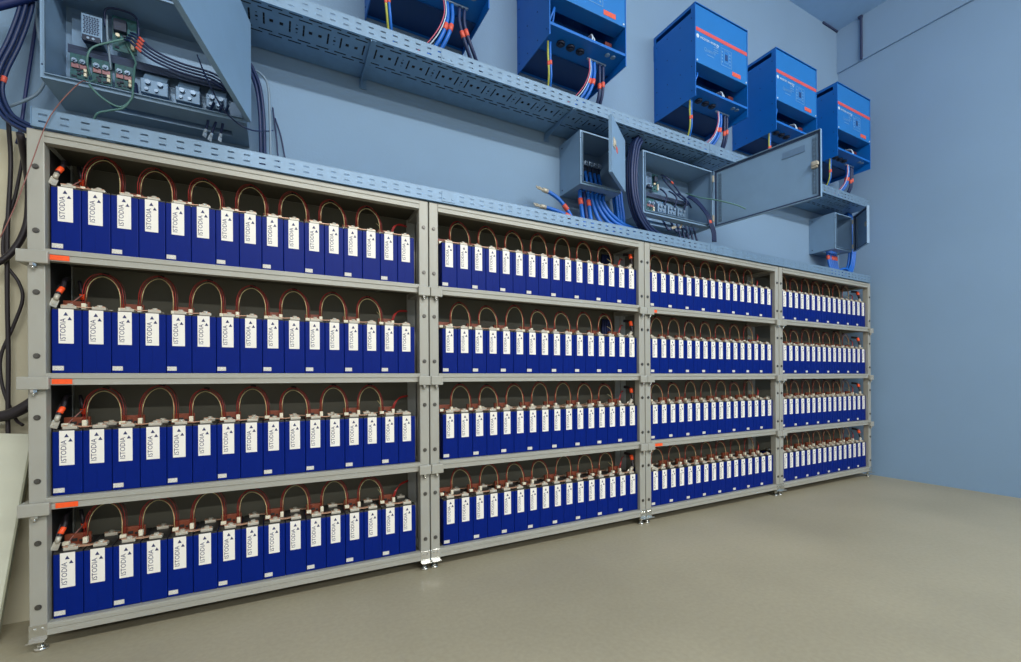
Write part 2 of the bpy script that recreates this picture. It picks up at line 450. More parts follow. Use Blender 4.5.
# brown monitor boards on every second cell, and the looping wires between them
def make_board():
    o = thing('monitor_board', 'x', 'circuit board', (0, 0, 0), 'brown circuit boards on the cells')
    b = MB().box((P*.05, .088, CH), (P*.95, .104, CH+.041), .0015)
    b.box((P*.02, .070, CH), (P*.94, .088, CH+.006), .001)
    part(o, 'board', b, M['board_brown'])
    part(o, 'chip', MB().box((P*.32, .0835, CH+.014), (P*.50, .088, CH+.024), .0006).box((P*.56, .0850, CH+.010), (P*.66, .088, CH+.018), .0006), M['cell_lid'], 'dark chip')
    part(o, 'plug', MB().box((P*.06, .060, CH+.006), (P*.30, .078, CH+.020), .002), M['plug_white'], 'cream wire plug')
    part(o, 'plug', MB().box((P*.765, .058, CH+.006), (P*.93, .078, CH+.030), .002), M['plug_white'], 'cream wire plug')
    return o
def arc(x0, z0, x1, z1, h, y0, y1, ymid, n=14, lean=0.0):
    out = []
    for i in range(n+1):
        t = i/n; th = math.pi*t
        cc = math.cos(th); x = x0 + (x1-x0)*(0.5-0.5*math.copysign(abs(cc)**1.15, cc)) + lean*math.sin(th)
        out.append((x, y0+(y1-y0)*t + ymid*math.sin(th), z0+(z1-z0)*t + h*math.sin(th)**.62 if 0 < i < n else z0+(z1-z0)*t))
    return out
def make_loop(v):
    o = thing('wire_loop', 'x', 'wires', (0, 0, 0), 'red wire loops over the cells')
    xa, xb = P*.845, P*2.19
    za, zb = CH+.030, CH+.020
    h = (.130, .139, .122)[v]
    ln = (0.0, .008, -.006)[v]
    for j, (m, nm, d) in enumerate(((M['wire_red'], 'red_wire', -.0058), (M['wire_red'], 'red_wire', .0), (M['wire_dark_red'], 'dark_red_wire', .0058))):
        part(o, nm, MB().tube(arc(xa+d, za, xb+d+.004, zb, h-.004*abs(j-1), .068, .069, (-.004, .018, .034)[j], lean=ln), .0014, 6), m)
    part(o, 'cream_wire', MB().tube(arc(xa+.004, za, xb-.004, zb, h-.014, .074, .066, .004, lean=ln), .0015, 6), M['wire_cream'])
    mid = arc(xa, za, xb+.004, zb, h, .068, .069, .022, lean=ln)
    part(o, 'sleeve', MB().tube(mid[6:9], .0055, 8), M['sleeve'], 'black tape sleeve')
    return o
def make_tail():
    o = thing('wire_loop', 'x', 'wires', (0, 0, 0), 'red wire loops over the cells')
    for j in range(3):
        pts = smooth_path([(P*.845+.004*(j-1), .068, CH+.030), (P*.95+.004*j, .070, CH+.062), (P*1.35, .095, CH+.082+.003*j), (P*1.95, .13, CH+.090+.003*j)], 5)
        part(o, 'red_wire', MB().tube(pts, .0017, 6), M['wire_red'])
    part(o, 'cream_wire', MB().tube(smooth_path([(P*.16, .069, CH+.020), (P*.14, .072, CH+.05), (P*.0, .10, CH+.075)], 5), .0015, 6), M['wire_cream'])
    return o
brd = make_board(); loops = [make_loop(v) for v in range(3)]; tail = make_tail()
def put(src, base, lb):
    if src.name not in used:
        used.add(src.name); src.location = (base[0], base[1], base[2]+H); src['label'] = lb; return src
    return dup(src, base, lb)
for k in range(4):
    for lv in range(4):
        for i in range(0, 16, 2):
            base = (cellx(k, i), CY, LV[lv]+BH+.0008)
            put(brd, base, 'brown circuit board with cream plugs, %s from left, %s, %s' % (ORD[i//2], SH[lv], RN[k]))
            if i < 14:
                put(loops[random.randrange(3)], base, 'red and cream wire loop after the %s brown board, %s, %s' % (ORD[i//2], SH[lv], RN[k]))
            else:
                put(tail, base, 'loose red wires at the right end of the %s, %s' % (SH[lv], RN[k]))

def offset_path(pts, a, b, sub=6):
    """a path beside pts: a = shift to the left of travel in the x-z plane, b = shift in y"""
    p = smooth_path(pts, sub); out = []
    for i in range(len(p)):
        d = p[min(i+1, len(p)-1)] - p[max(i-1, 0)]
        n = Vector((-d.z, 0, d.x))
        n = n.normalized() if n.length > 1e-6 else Vector((1, 0, 0))
        out.append(p[i] + n*a + Vector((0, b, 0)))
    return out

# ------------------------------------------------------------------ perforated cable trays
TX0, TX1 = -.764, 5.12
PITCH = .0575
def slots(x0, x1, pitch, spec):
    """breaks and holes of a repeating pattern; spec = rectangles (u0,u1,v0,v1) within one pitch"""
    us = {x0, x1}; rects = []
    n = int((x1-x0)/pitch)
    for i in range(n):
        for (u0, u1, v0, v1) in spec:
            a, b = x0+i*pitch+u0, x0+i*pitch+u1
            us.add(round(a, 5)); us.add(round(b, 5)); rects.append((round(a, 5), round(b, 5), v0, v1))
    return sorted(us), rects
def perforated(mb, x0, x1, pitch, spec, vbreaks, fn):
    us, rects = slots(x0, x1, pitch, spec)
    vs = sorted(set(vbreaks) | {r[2] for r in rects} | {r[3] for r in rects})
    byu = {}
    for r in rects:
        for i, u in enumerate(us[:-1]):
            pass
        break
    import bisect
    hol = set()
    for r in rects:
        i0 = bisect.bisect_left(us, r[0]-1e-7); i1 = bisect.bisect_left(us, r[1]-1e-7)
        j0 = vs.index(r[2]); j1 = vs.index(r[3])
        for i in range(i0, i1):
            for j in range(j0, j1): hol.add((i, j))
    def hole(u, v):
        return (bisect.bisect_right(us, u)-1, bisect.bisect_right(vs, v)-1) in hol
    mb.sheet(us, vs, hole, fn)
side_spec = [(.017, .041, .017, .0235), (.017, .041, .042, .0485)]
base_spec = []
for a, b in ((.012, .034), (.190, .168)):
    base_spec += [(.006, .062, a, a+.0088), (.088, .144, a, a+.0088), (.047, .103, b, b+.0088), (.129, .164, b, b+.0088), (.0, .021, b, b+.0088)]
base_spec += [(.008, .0155, .064, .138), (.066, .0735, .064, .138), (.035, .046, .095, .107), (.037, .044, .074, .080), (.037, .044, .122, .128), (.092, .107, .091, .111), (.133, .148, .091, .111)]
def tray(label, z0, y0, wd, ht, wide=False):
    t = thing('cable_tray', label, 'cable tray', ((TX0+TX1)/2, y0+wd/2, z0), 'perforated cable trays')
    f = MB()
    sc = ht/.066
    perforated(f, TX0, TX1, PITCH, [(a, b, c*sc, d*sc) for a, b, c, d in side_spec], [.0015, ht], lambda u, v, d: (u, y0+d, z0+v))
    f.box((TX0, y0, z0+ht-.0005), (TX1, y0+.011, z0+ht+.0015))
    part(t, 'front_rail', f, M['tray'])
    b = MB()
    perforated(b, TX0, TX1, .164, base_spec, [.0, .21], lambda u, v, d: (u, y0+v, z0+d))
    if wide: b.box((TX0, y0+.21, z0+.0002), (TX1, y0+wd-.002, z0+.0013))  # added plain strip to the wall, blocks light leaking behind the tray
    part(t, 'base', b, M['bracket'])
    k = MB()
    perforated(k, TX0, TX1, PITCH, [(a, b, c*sc, d*sc) for a, b, c, d in side_spec], [.0015, ht], lambda u, v, d: (u, y0+wd-d, z0+v))
    k.box((TX0, y0+wd-.011, z0+ht-.0005), (TX1, y0+wd, z0+ht+.0015))
    part(t, 'rear_rail', k, M['tray'])
    for x in (.80, 2.85):
        j = MB().box((x-.035, y0-.003, z0+.006), (x+.035, y0-.0002, z0+ht-.006), .0008)
        for dx in (-.022, .022): j.cyl((x+dx, y0-.003, z0+ht*.35), (x+dx, y0-.006, z0+ht*.35), .0055, 10)
        part(t, 'joint_plate', j, M['tray'])
    return t
LT = tray('lower perforated metal cable tray lying along the tops of the battery racks', .9155, 2.200, .21, .066)
UT = tray('upper perforated metal cable tray on wall brackets under the blue inverter boxes', 1.640, 2.200, .318, .073, True)
part(LT, 'end_cap', MB().box((TX0-.003, 2.199, .9155), (TX0-.0005, 2.41, .984)), M['bracket'])
for x in (-.55, .415, 1.60, 2.80, 4.0):
    b = MB().prism([(2.205, 1.6375), (2.525, 1.6375), (2.525, 1.595), (2.495, 1.598), (2.205, 1.629)], 'x', x, x+.003)
    b.box((x, 2.205, 1.6360), (x+.028, 2.527, 1.6390)).box((x-.004, 2.524, 1.590), (x+.034, 2.5295, 1.712))
    b.cyl((x+.018, 2.5242, 1.69), (x+.018, 2.518, 1.69), .008, 6)
    part(UT, 'wall_bracket', b, M['bracket'])

# ------------------------------------------------------------------ blue inverters
IY = 2.145; IW = .575; IZ0, IZ1 = 1.972, 2.628
def inverter(x0, label):
    x1 = x0 + IW
    o = thing('inverter', label, 'inverter', (x0+IW/2, 2.34, IZ0), 'blue inverters on the wall')
    th = .006
    B = WALL - .001
    for (a, b) in ((x0, x0+th), (x1-th, x1)):
        s = MB()
        s.prism([(IY, IZ0), (B, IZ0), (B, IZ1-.055), (IY+.035, IZ1-.055), (IY+.035, IZ1-.022), (B-.02, IZ1-.022), (B-.02, IZ1-.055), (B, IZ1-.055), (B, IZ1), (IY, IZ1)], 'x', a, b)
        part(o, 'side_panel', s, M['inv'])
        mb = MB()
        xo = a if a == x0 else b
        dx = -.0025 if a == x0 else .0025
        for yy in (IY+.03, IY+.13, IY+.25, B-.03):
            for zz in (IZ0+.05, IZ0+.22, IZ0+.40, IZ0+.56):
                mb.cyl((xo, yy, zz), (xo+dx, yy, zz), .004, 8)
        part(o, 'screws', mb, M['inv_dark'], 'small side screws')
    c = MB().box((x0, IY-.004, IZ1-.006), (x1, B, IZ1), .002)
    c.box((x0+th, B-.004, IZ0+.02), (x1-th, B, IZ1-.006))
    c.box((x0-.004, B-.03, IZ1-.18), (x0, B, IZ1-.06), .002)
    part(o, 'casing', c, M['inv'])
    pz0, pz1 = 2.213, IZ1-.012
    fp = MB().box((x0+th+.002, IY+.001, pz0), (x1-th-.002, IY+.007, pz1), .002)
    fp.box((x0+th+.002, IY+.007, pz0), (x1-th-.002, IY+.10, pz0+.006))
    f = part(o, 'front_panel', fp, M['inv_panel'], 'lighter blue front panel')
    zs = 2.445
    part(f, 'red_stripe', MB().box((x0+th+.003, IY-.0006, zs-.013), (x1-th-.003, IY+.0012, zs+.013)), M['inv_red'])
    rot = Matrix.Rotation(R(90), 4, 'X')
    lg = text_mb('victron energy', .034, Matrix.Translation((x0+.150, IY-.0004, zs-.046)) @ rot)
    lg.cyl((x0+.026, IY+.0012, zs-.046), (x0+.026, IY-.0004, zs-.046), .014, 12)
    part(f, 'logo', lg, M['inv_white'], 'small white logo lettering')
    qt = text_mb('Quattro', .036, Matrix.Translation((x0+.150, IY-.0004, zs-.116)) @ rot)
    qt.box((x0+.120, IY-.0004, zs-.150), (x0+.195, IY+.0012, zs-.146))
    part(f, 'model_lettering', qt, M['inv_print'], 'small white lettering')
    dp = MB()
    X, Z = x0+.225, zs-.180
    def frame(a, b, c, d, t=.0028):
        dp.box((a, IY-.0004, c), (b, IY+.0012, c+t)); dp.box((a, IY-.0004, d-t), (b, IY+.0012, d))
        dp.box((a, IY-.0004, c+t), (a+t, IY+.0012, d-t)); dp.box((b-t, IY-.0004, c+t), (b, IY+.0012, d-t))
    frame(X+.045, X+.165, Z+.01, Z+.135); frame(X+.083, X+.127, Z+.035, Z+.125)
    for i in range(4):
        for xx in (X+.060, X+.143):
            dp.cyl((xx, IY+.0012, Z+.035+.024*i), (xx, IY-.0006, Z+.035+.024*i), .0065, 8)
    for i in range(3): dp.box((X-.035, IY-.0004, Z+.075+.016*i), (X+.015, IY+.0012, Z+.079+.016*i))
    part(f, 'display', dp, M['inv_print'], 'indicator panel in pale outline')
    part(f, 'switch', MB().box((X+.092, IY-.002, Z+.055), (X+.118, IY+.0012, Z+.098), .001), M['inv_dark'], 'small dark switch')
    part(f, 'warning_label', MB().box((x1-.180, IY-.0006, pz0+.020), (x1-.085, IY+.0012, pz0+.050)), M['inv_label'], 'small orange red label')
    part(f, 'screws', MB().cyl((x0+.018, IY+.001, pz0+.014), (x0+.018, IY-.003, pz0+.014), .006, 8).cyl((x1-.022, IY+.001, pz0+.014), (x1-.022, IY-.003, pz0+.014), .006, 8), M['inv_white'], 'pale panel screws')
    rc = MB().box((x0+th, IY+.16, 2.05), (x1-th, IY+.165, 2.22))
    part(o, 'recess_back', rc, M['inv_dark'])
    part(o, 'terminal_block', MB().box((x1-.085, IY+.10, 2.075), (x1-.030, IY+.155, 2.17), .004).box((x0+.20, IY+.11, 2.06), (x0+.36, IY+.155, 2.11), .003), M['wire_dark_red'], 'dark red terminal block')
    gp = MB().box((x0+th, IY+.002, 2.033), (x1-th, IY+.008, 2.050), .0015)
    gp.prism([(IY+.004, 2.033), (IY+.175, 2.010), (IY+.175, 2.014), (IY+.004, 2.038)], 'x', x0+th, x1-th)
    g = part(o, 'gland_plate', gp, M['inv'])
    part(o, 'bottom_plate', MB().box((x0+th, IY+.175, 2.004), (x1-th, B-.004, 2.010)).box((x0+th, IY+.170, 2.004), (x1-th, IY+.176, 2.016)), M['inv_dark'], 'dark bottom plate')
    for i in range(3):
        hx = x0+.135+.072*i; zz = 2.0215
        part(g, 'cable_gland', MB().cyl((hx, IY+.085, zz+.004), (hx, IY+.087, zz-.008), .027, 16).cyl((hx, IY+.087, zz-.006), (hx, IY+.088, zz-.016), .016, 12), M['gland'], 'black cable gland')
    for i in range(2):
        hx = x1-.120+.045*i
        part(g, 'blanking_plug', MB().cyl((hx, IY+.040, 2.032), (hx, IY+.041, 2.024), .016, 14), M['plate'], 'pale blanking plug')
    part(g, 'cable_strip', MB().box((x0+.345, IY+.098, 2.010), (x0+.495, IY+.112, 2.018), .002).cyl((x0+.36, IY+.105, 2.012), (x0+.36, IY+.105, 2.004), .006, 8).cyl((x0+.48, IY+.105, 2.012), (x0+.48, IY+.105, 2.004), .006, 8), M['cap_silver'], 'metal strain relief strip')
    part(o, 'recess_wire', MB().tube(smooth_path([(x0+.02, IY+.05, 2.06), (x0+.035, IY+.02, 2.12), (x0+.055, IY+.03, 2.16), (x0+.06, IY+.06, 2.10), (x0+.05, IY+.08, 2.055)]), .006, 8), M['cable_blue'], 'blue wire loop in the recess')
    part(o, 'recess_wire', MB().tube(smooth_path([(x0+.012, IY+.03, 2.06), (x0+.016, IY+.03, 2.12), (x0+.018, IY+.07, 2.17)]), .006, 8), M['cable_yg'], 'yellow green wire in the recess')
    part(o, 'recess_wire', MB().tube(smooth_path([(x0+.335, IY+.05, 2.05), (x0+.338, IY+.04, 2.09), (x0+.348, IY+.06, 2.13), (x0+.36, IY+.11, 2.15)]), .005, 8).tube(smooth_path([(x0+.350, IY+.05, 2.05), (x0+.356, IY+.04, 2.08), (x0+.352, IY+.06, 2.12), (x0+.365, IY+.11, 2.14)]), .005, 8), M['inv_white'], 'pale wires in the recess')
    return o
IX = [.443, 1.396, 2.603, 3.530, 4.430]
IL = ['leftmost blue inverter box, cut off by the top of the photo, right of grey cabinet',
      'second blue inverter box from the left, its top cut off by the photo',
      'middle blue inverter box, the leftmost one seen whole, above the small open enclosure',
      'blue inverter box second from the right, half behind the open cabinet door',
      'rightmost blue inverter box, beside the blank side wall']
IN = ['leftmost inverter', 'second inverter', 'middle inverter', 'fourth inverter', 'rightmost inverter']
for x, l in zip(IX, IL): inverter(x, l)
for x, n in zip(IX, IN):
    y = IY + .087
    def drop(dx, r, m, lbl, bands, ex=0.0, ey=0.06, dz=0.0, zt=2.004):
        cable('inverter_cable', lbl, [(x+dx, y, zt), (x+dx+.002, y+.002, 1.92), (x+dx+ex*.35, y+.01, 1.82), (x+dx+ex, y+ey, 1.735+dz), (x+dx+ex*1.8, y+ey+.03, 1.68+dz)], r, m, bands, group='cables below the inverters')
    drop(.060, .0075, M['cable_blue'], 'blue wire dropping from the left gland of the %s' % n, (.34,), .035)
    drop(.044, .0060, M['cable_yg'], 'yellow green earth wire dropping from the left gland of the %s' % n, (.36,), .035)
    y = IY + .105
    drop(.375, .0110, M['cable_blue'], 'left of two thick blue cables under the %s' % n, (.36,), -.085, .05)
    drop(.402, .0110, M['cable_blue'], 'right of two thick blue cables under the %s' % n, (.35,), -.075, .06)
    drop(.445, .0100, M['cable_dark'], 'left of two black cables under the %s' % n, (.38,), .010 if x > 1 else .12, .06)
    drop(.474, .0100, M['cable_dark'], 'right of two black cables under the %s' % n, (.34,), .0 if x > 1 else .13, .06)
    y = IY + .088
    drop(.360, .0028, M['inv_white'], 'thin white wire beside the blue cables under the %s' % n, (), -.100, .04)
    drop(.350, .0028, M['cable_pink'], 'thin pink wire beside the blue cables under the %s' % n, (), -.110, .05)

# ------------------------------------------------------------------ wall enclosures
def enclosure(label, x0, x1, z0, z1, yf, theta, hingex=None, kind='big', cutouts=()):
    B = WALL - .001; t = .004
    o = thing('wall_enclosure', label, 'electrical enclosure', ((x0+x1)/2, (yf+B)/2, z0))
    c = MB().box((x0, yf, z0), (x0+t, B, z1)).box((x1-t, yf, z0), (x1, B, z1)).box((x0+t, yf, z1-t), (x1-t, B, z1))
    c.box((x0+t, B-t, z0+t), (x1-t, B, z1-t))
    # bottom with a cable opening
    a, b, ya, yb = cutouts
    c.box((x0+t, yf, z0), (x1-t, ya, z0+t)).box((x0+t, yb, z0), (x1-t, B, z0+t)).box((x0+t, ya, z0), (a, yb, z0+t)).box((b, ya, z0), (x1-t, yb, z0+t))
    # returned front rim
    r = .016
    c.box((x0, yf-.001, z0), (x0+r, yf+.003, z1)).box((x1-r, yf-.001, z0), (x1, yf+.003, z1)).box((x0+r, yf-.001, z1-r), (x1-r, yf+.003, z1)).box((x0+r, yf-.001, z0), (x1-r, yf+.003, z0+r))
    part(o, 'case', c, M['enclosure'])
    lip = MB()
    e = .0035
    lip.box((x0+r-e, yf-.012, z0+r-e), (x0+r, yf-.001, z1-r+e)).box((x1-r, yf-.012, z0+r-e), (x1-r+e, yf-.001, z1-r+e)).box((x0+r, yf-.012, z1-r), (x1-r, yf-.001, z1-r+e)).box((x0+r, yf-.012, z0+r-e), (x1-r, yf-.001, z0+r))
    part(o, 'rim', lip, M['tray'], 'bright raised rim')
    if kind == 'big': part(o, 'mounting_plate', MB().box((x0+.03, B-.030, z0+.05), (x1-.03, B-.027, z1-.04)), M['plate'])
    part(o, 'rivets', MB().cyl((x0, B-.03, z0+.03), (x0-.002, B-.03, z0+.03), .005, 8).cyl((x0, B-.03, z1-.03), (x0-.002, B-.03, z1-.03), .005, 8)
         .cyl((x0+.006, yf-.001, z0+.05), (x0+.006, yf-.003, z0+.05), .003, 8).cyl((x0+.006, yf-.001, z1-.05), (x0+.006, yf-.003, z1-.05), .003, 8), M['gasket'], 'small dark rivets')
    # door, laid out closed (hinge at the right, panel towards -x) and swung about the hinge
    w = x1-x0
    mt = Matrix.Translation((x1-.001, yf-.014, 0)) @ Matrix.Rotation(theta, 4, 'Z')
    d = MB().box((-w, -.020, z0), (0, -.0175, z1), 0, mt)
    d.box((-w, -.0175, z0), (-w+.003, .0, z1), 0, mt).box((-.003, -.0175, z0), (0, 0, z1), 0, mt).box((-w+.003, -.0175, z0), (-.003, 0, z0+.003), 0, mt).box((-w+.003, -.0175, z1-.003), (-.003, 0, z1), 0, mt)
    dr = part(o, 'door', d, M['enclosure'])
    g = .013
    k = MB().box((-w+.004, -.0174, z0+.004), (-w+.004+g, -.011, z1-.004), 0, mt).box((-.004-g, -.0174, z0+.004), (-.004, -.011, z1-.004), 0, mt)
    k.box((-w+.004+g, -.0174, z0+.004), (-.004-g, -.011, z0+.004+g), 0, mt).box((-w+.004+g, -.0174, z1-.004-g), (-.004-g, -.011, z1-.004), 0, mt)
    part(dr, 'gasket', k, M['gasket'], 'dark rubber gasket')
    if kind == 'big':
        for xx in (-w+.040, -.045):
            s = MB()
            n = 14; zz0, zz1 = z0+.035, z1-.035; L = (zz1-zz0)/n
            for i in range(n):
                s.box((xx-.010, -.0174, zz0+L*i), (xx+.010, -.0130, zz0+L*(i+.68)), 0, mt)
            s.box((xx-.010, -.0174, zz0), (xx-.003, -.0130, zz1), 0, mt).box((xx+.003, -.0174, zz0), (xx+.010, -.0130, zz1), 0, mt)
            part(dr, 'stiffener', s, M['tray'], 'perforated stiffener strip')
        zc = (z0+z1)/2
        lk = MB().box((-w+.018, -.0174, zc-.022), (-w+.055, .004, zc+.022), .004, mt)
        lk.box((-w+.010, -.002, zc-.010), (-w+.045, .012, zc+.010), .003, mt)
        part(dr, 'lock', lk, M['silver'], 'metal cam lock')
        ph = MB().box((-w+.095, -.0174, z1-.100), (-w+.230, -.0160, z1-.060), 0, mt).box((-w+.095, -.0160, z1-.104), (-w+.230, -.012, z1-.098), 0, mt)
        part(dr, 'document_holder', ph, M['plate'], 'flat document holder')
        part(dr, 'hinge', MB().box((-.006, -.004, z1-.09), (.006, .012, z1-.04), .002, mt).box((-.006, -.004, z0+.04), (.006, .012, z0+.09), .002, mt), M['silver'], 'metal hinge')
    else:
        zc = (z0+z1)/2
        lk = MB().box((-w+.030, -.026, zc-.010), (-w+.072, -.0195, zc+.050), .004, mt).box((-w+.042, -.032, zc+.004), (-w+.060, -.025, zc+.034), .003, mt)
        part(dr, 'lock', lk, M['silver'], 'quarter turn lock')
        part(dr, 'catch', MB().box((-w+.030, -.0174, zc+.00), (-w+.066, -.004, zc+.04), .003, mt), M['silver'], 'metal catch')
        part(dr, 'stiffener', MB().box((-.060, -.0174, z0+.03), (-.035, -.012, z1-.03), .001, mt), M['tray'], 'inner stiffener strip')
        part(dr, 'hinge', MB().box((-.006, -.004, z1-.07), (.006, .012, z1-.03), .002, mt).box((-.006, -.004, z0+.03), (.006, .012, z0+.07), .002, mt), M['silver'], 'metal hinge')
    return o, dr, mt

EA = (-.775, -.107, 1.145, 1.583)
encA, doorA, mA = enclosure('large open grey enclosure at the left edge, circuit boards inside, door swung towards the room', *EA, 2.30, R(75.5), cutouts=(-.60, -.17, 2.40, 2.45))
EC = (2.256, 2.966, 1.150, 1.583)
encC, doorC, mC = enclosure('wide grey enclosure with black wires inside and big door open to the right', *EC, 2.30, R(98.7), cutouts=(2.33, 2.90, 2.36, 2.46))
EB = (1.721, 2.060, 1.242, 1.585)
encB, doorB, mB = enclosure('small grey enclosure with a row of blue cables inside, door ajar', *EB, 2.30, R(34.6), kind='small', cutouts=(1.77, 1.99, 2.36, 2.42))
ED = (4.688, 4.986, 1.220, 1.562)
encD, doorD, mD = enclosure('small empty grey enclosure at the far right end of the trays, door ajar', *ED, 2.30, R(44.5), kind='small', cutouts=(4.74, 4.93, 2.36, 2.44))
w = EB[1]-EB[0]
part(doorB, 'sticker', MB().box((-w+.10, -.0210, 1.405), (-w+.135, -.0199, 1.440), 0, mB), M['shrink'], 'small orange sticker')

# fittings inside the large left enclosure
def psu(label, x0, x1, z0, z1, y0, y1):
    o = thing('power_supply', label, 'power supply', ((x0+x1)/2, (y0+y1)/2, z0), 'power supplies in the enclosures')
    part(o, 'housing', MB().box((x0, y0, z0), (x1, y1, z1), .002), M['plate'])
    g = MB()
    n, m = 6, 9
    for i in range(n):
        for j in range(m):
            cx = x0+.008+(x1-x0-.016)*(i+(.5 if j % 2 else .2))/n; cz = z0+.022+(z1-z0-.030)*(j+.5)/m
            g.cyl((cx, y0, cz), (cx, y0-.0006, cz), min((x1-x0)/n, (z1-z0)/m)*.34, 6)
    part(o, 'grille', g, M['gasket'], 'dark perforated grille')
    tb = MB().box((x0+.006, y0-.012, z0-.014), (x1-.004, y0+.012, z0+.010), .002)
    part(o, 'terminal_strip', tb, M['relay'], 'black terminal strip')
    part(o, 'screws', MB().cyl((x0+.026, y0-.012, z0-.004), (x0+.026, y0-.016, z0-.004), .005, 8).cyl((x0+.042, y0-.012, z0-.004), (x0+.042, y0-.016, z0-.004), .005, 8), M['cap_silver'], 'pale terminal screws')
psu('grey power supply with perforated cover, upper left inside the left enclosure', -.694, -.628, 1.405, 1.507, 2.420, 2.496)
psu('small grey power supply at the left inside the wide enclosure', 2.440, 2.492, 1.43, 1.535, 2.450, 2.496)
def board(label, x0, x1, z0, z1, y0, style, cnt):
    """an upright green circuit board with its chips, coils and plugs"""
    o = thing('circuit_board', label, 'circuit board', ((x0+x1)/2, y0, z0), 'green circuit boards in the enclosures')
    part(o, 'board', MB().box((x0, y0, z0), (x1, y0+.003, z1)), M['pcb'])
    rnd = random.Random(cnt)
    W, Hh = x1-x0, z1-z0
    if style == 'driver':
        for i in range(2):
            cx = x0 + W*(.28+.44*i); cz = z0+Hh*.66
            part(o, 'bolt', MB().cyl((cx, y0, cz), (cx, y0-.014, cz), W*.17, 6).cyl((cx, y0-.014, cz), (cx, y0-.022, cz), W*.09, 10), M['cap_silver'], 'bright terminal bolt')
            part(o, 'copper_bar', MB().box((cx-W*.2, y0-.006, z0+Hh*.40), (cx+W*.2, y0-.001, z0+Hh*.58), .001), M['fuse_copper'], 'copper coloured bar')
        part(o, 'connector', MB().box((x1-W*.22, y0-.012, z0+Hh*.10), (x1-W*.06, y0, z0+Hh*.24), .001).box((x1-W*.22, y0-.012, z0+Hh*.28), (x1-W*.06, y0, z0+Hh*.40), .001), M['plug_white'], 'pale connector')
    else:
        part(o, 'relay', MB().box((x0+W*.08, y0-.020, z0+Hh*.52), (x0+W*.62, y0, z0+Hh*.86), .002), M['relay'], 'black relay block')
        part(o, 'connector', MB().cyl((x0+W*.24, y0, z0+Hh*.42), (x0+W*.24, y0-.012, z0+Hh*.42), .007, 10).box((x1-W*.22, y0-.012, z0+Hh*.10), (x1-W*.08, y0, z0+Hh*.45), .001), M['plug_white'], 'pale connector')
    ch = MB()
    for i in range(9):
        cx = x0+W*rnd.uniform(.05, .85); cz = z0+Hh*rnd.uniform(.04, .9 if style != 'driver' else .34); s = rnd.uniform(.004, .009)
        ch.box((cx, y0-rnd.uniform(.002, .006), cz), (cx+s*1.4, y0, cz+s), .0004)
    part(o, 'components', ch, M['relay'], 'small dark components')
board('tall green board with black relay, upper middle of the left enclosure', -.600, -.520, 1.400, 1.545, 2.440, 'relay', 1)
for i, (a, b) in enumerate(((-.729, -.672), (-.663, -.598), (-.589, -.529))):
    board('green driver board with copper terminals, %s of three in the left enclosure' % ('left', 'middle', 'right')[i], a, b, 1.235, 1.335, 2.425, 'driver', 2+i)
board('upright green board at the left inside the wide enclosure', 2.505, 2.560, 1.400, 1.530, 2.455, 'relay', 9)
board('green driver board at the lower left inside the wide enclosure', 2.440, 2.520, 1.240, 1.340, 2.455, 'driver', 11)
def holder(label, x0, x1, z0, z1, y0):
    o = thing('fuse_holder', label, 'fuse holder', ((x0+x1)/2, y0, z0), 'grey fuse holders in the enclosures')
    W, Hh = x1-x0, z1-z0
    part(o, 'block', MB().box((x0, y0, z0), (x1, y0+.05, z0+Hh*.56), .003), M['plate'])
    part(o, 'cover', MB().prism([(y0+.004, z0+Hh*.56), (y0+.05, z0+Hh), (y0+.053, z0+Hh), (y0+.053, z0+Hh*.56)], 'x', x0+W*.08, x1-W*.08), M['enclosure'], 'sloping grey cover')
    b = MB()
    for cx in (.28, .72):
        b.cyl((x0+W*cx, y0, z0+Hh*.40), (x0+W*cx, y0-.012, z0+Hh*.40), .010, 10)
        b.cyl((x0+W*cx*.8, y0, z0+Hh*.14), (x0+W*cx*.8, y0-.008, z0+Hh*.14), .007, 8)
    part(o, 'bolt', b, M['cap_silver'], 'bright bolts')
for i, (a, b) in enumerate(((-.505, -.408), (-.384, -.292), (-.272, -.190))):
    holder('grey fuse holder with bolts, %s of three in the left enclosure' % ('left', 'middle', 'right')[i], a, b, 1.240, 1.350, 2.420)
for i, a in enumerate((2.545, 2.650, 2.755)):
    holder('grey fuse holder with bolts, %s of three in the wide enclosure' % ('left', 'middle', 'right')[i], a, a+.085, 1.250, 1.360, 2.440)
single('wiring_duct', MB().box((-.745, 2.455, 1.372), (-.12, 2.497, 1.386), .001).box((-.745, 2.455, 1.352), (-.12, 2.459, 1.372)), M['gasket'], 'dark wiring duct across the middle of the left enclosure', 'wiring duct')
single('wiring_duct', MB().box((2.40, 2.465, 1.378), (2.90, 2.497, 1.392), .001).box((2.40, 2.465, 1.362), (2.90, 2.468, 1.378)), M['gasket'], 'dark wiring duct across the middle of the wide enclosure', 'wiring duct')

# ------------------------------------------------------------------ wires of the large left enclosure
for i in range(4):
    oa = -.0135*i
    cable('enclosure_wire', 'black wire with orange sleeve, %s of four in the left enclosure' % ('topmost', 'second', 'third', 'lowest')[i],
          offset_path([(-.535, 2.42, 1.478), (-.509, 2.40, 1.462), (-.455, 2.395, 1.417), (-.365, 2.395, 1.392), (-.25, 2.40, 1.388), (-.19, 2.42, 1.375)], oa, 0), .0045, M['cable_dark'], (.27+.02*i,), group='black wires in the left enclosure', sub=1)
cable('enclosure_wire', 'twisted white and dark wire hanging below the green boards, left enclosure', [(-.64, 2.40, 1.235), (-.636, 2.30, 1.162), (-.596, 2.285, 1.112), (-.541, 2.285, 1.089), (-.505, 2.285, 1.130), (-.500, 2.288, 1.178), (-.51, 2.36, 1.30), (-.52, 2.42, 1.36), (-.55, 2.43, 1.43)], .0038, M['cable_green'])
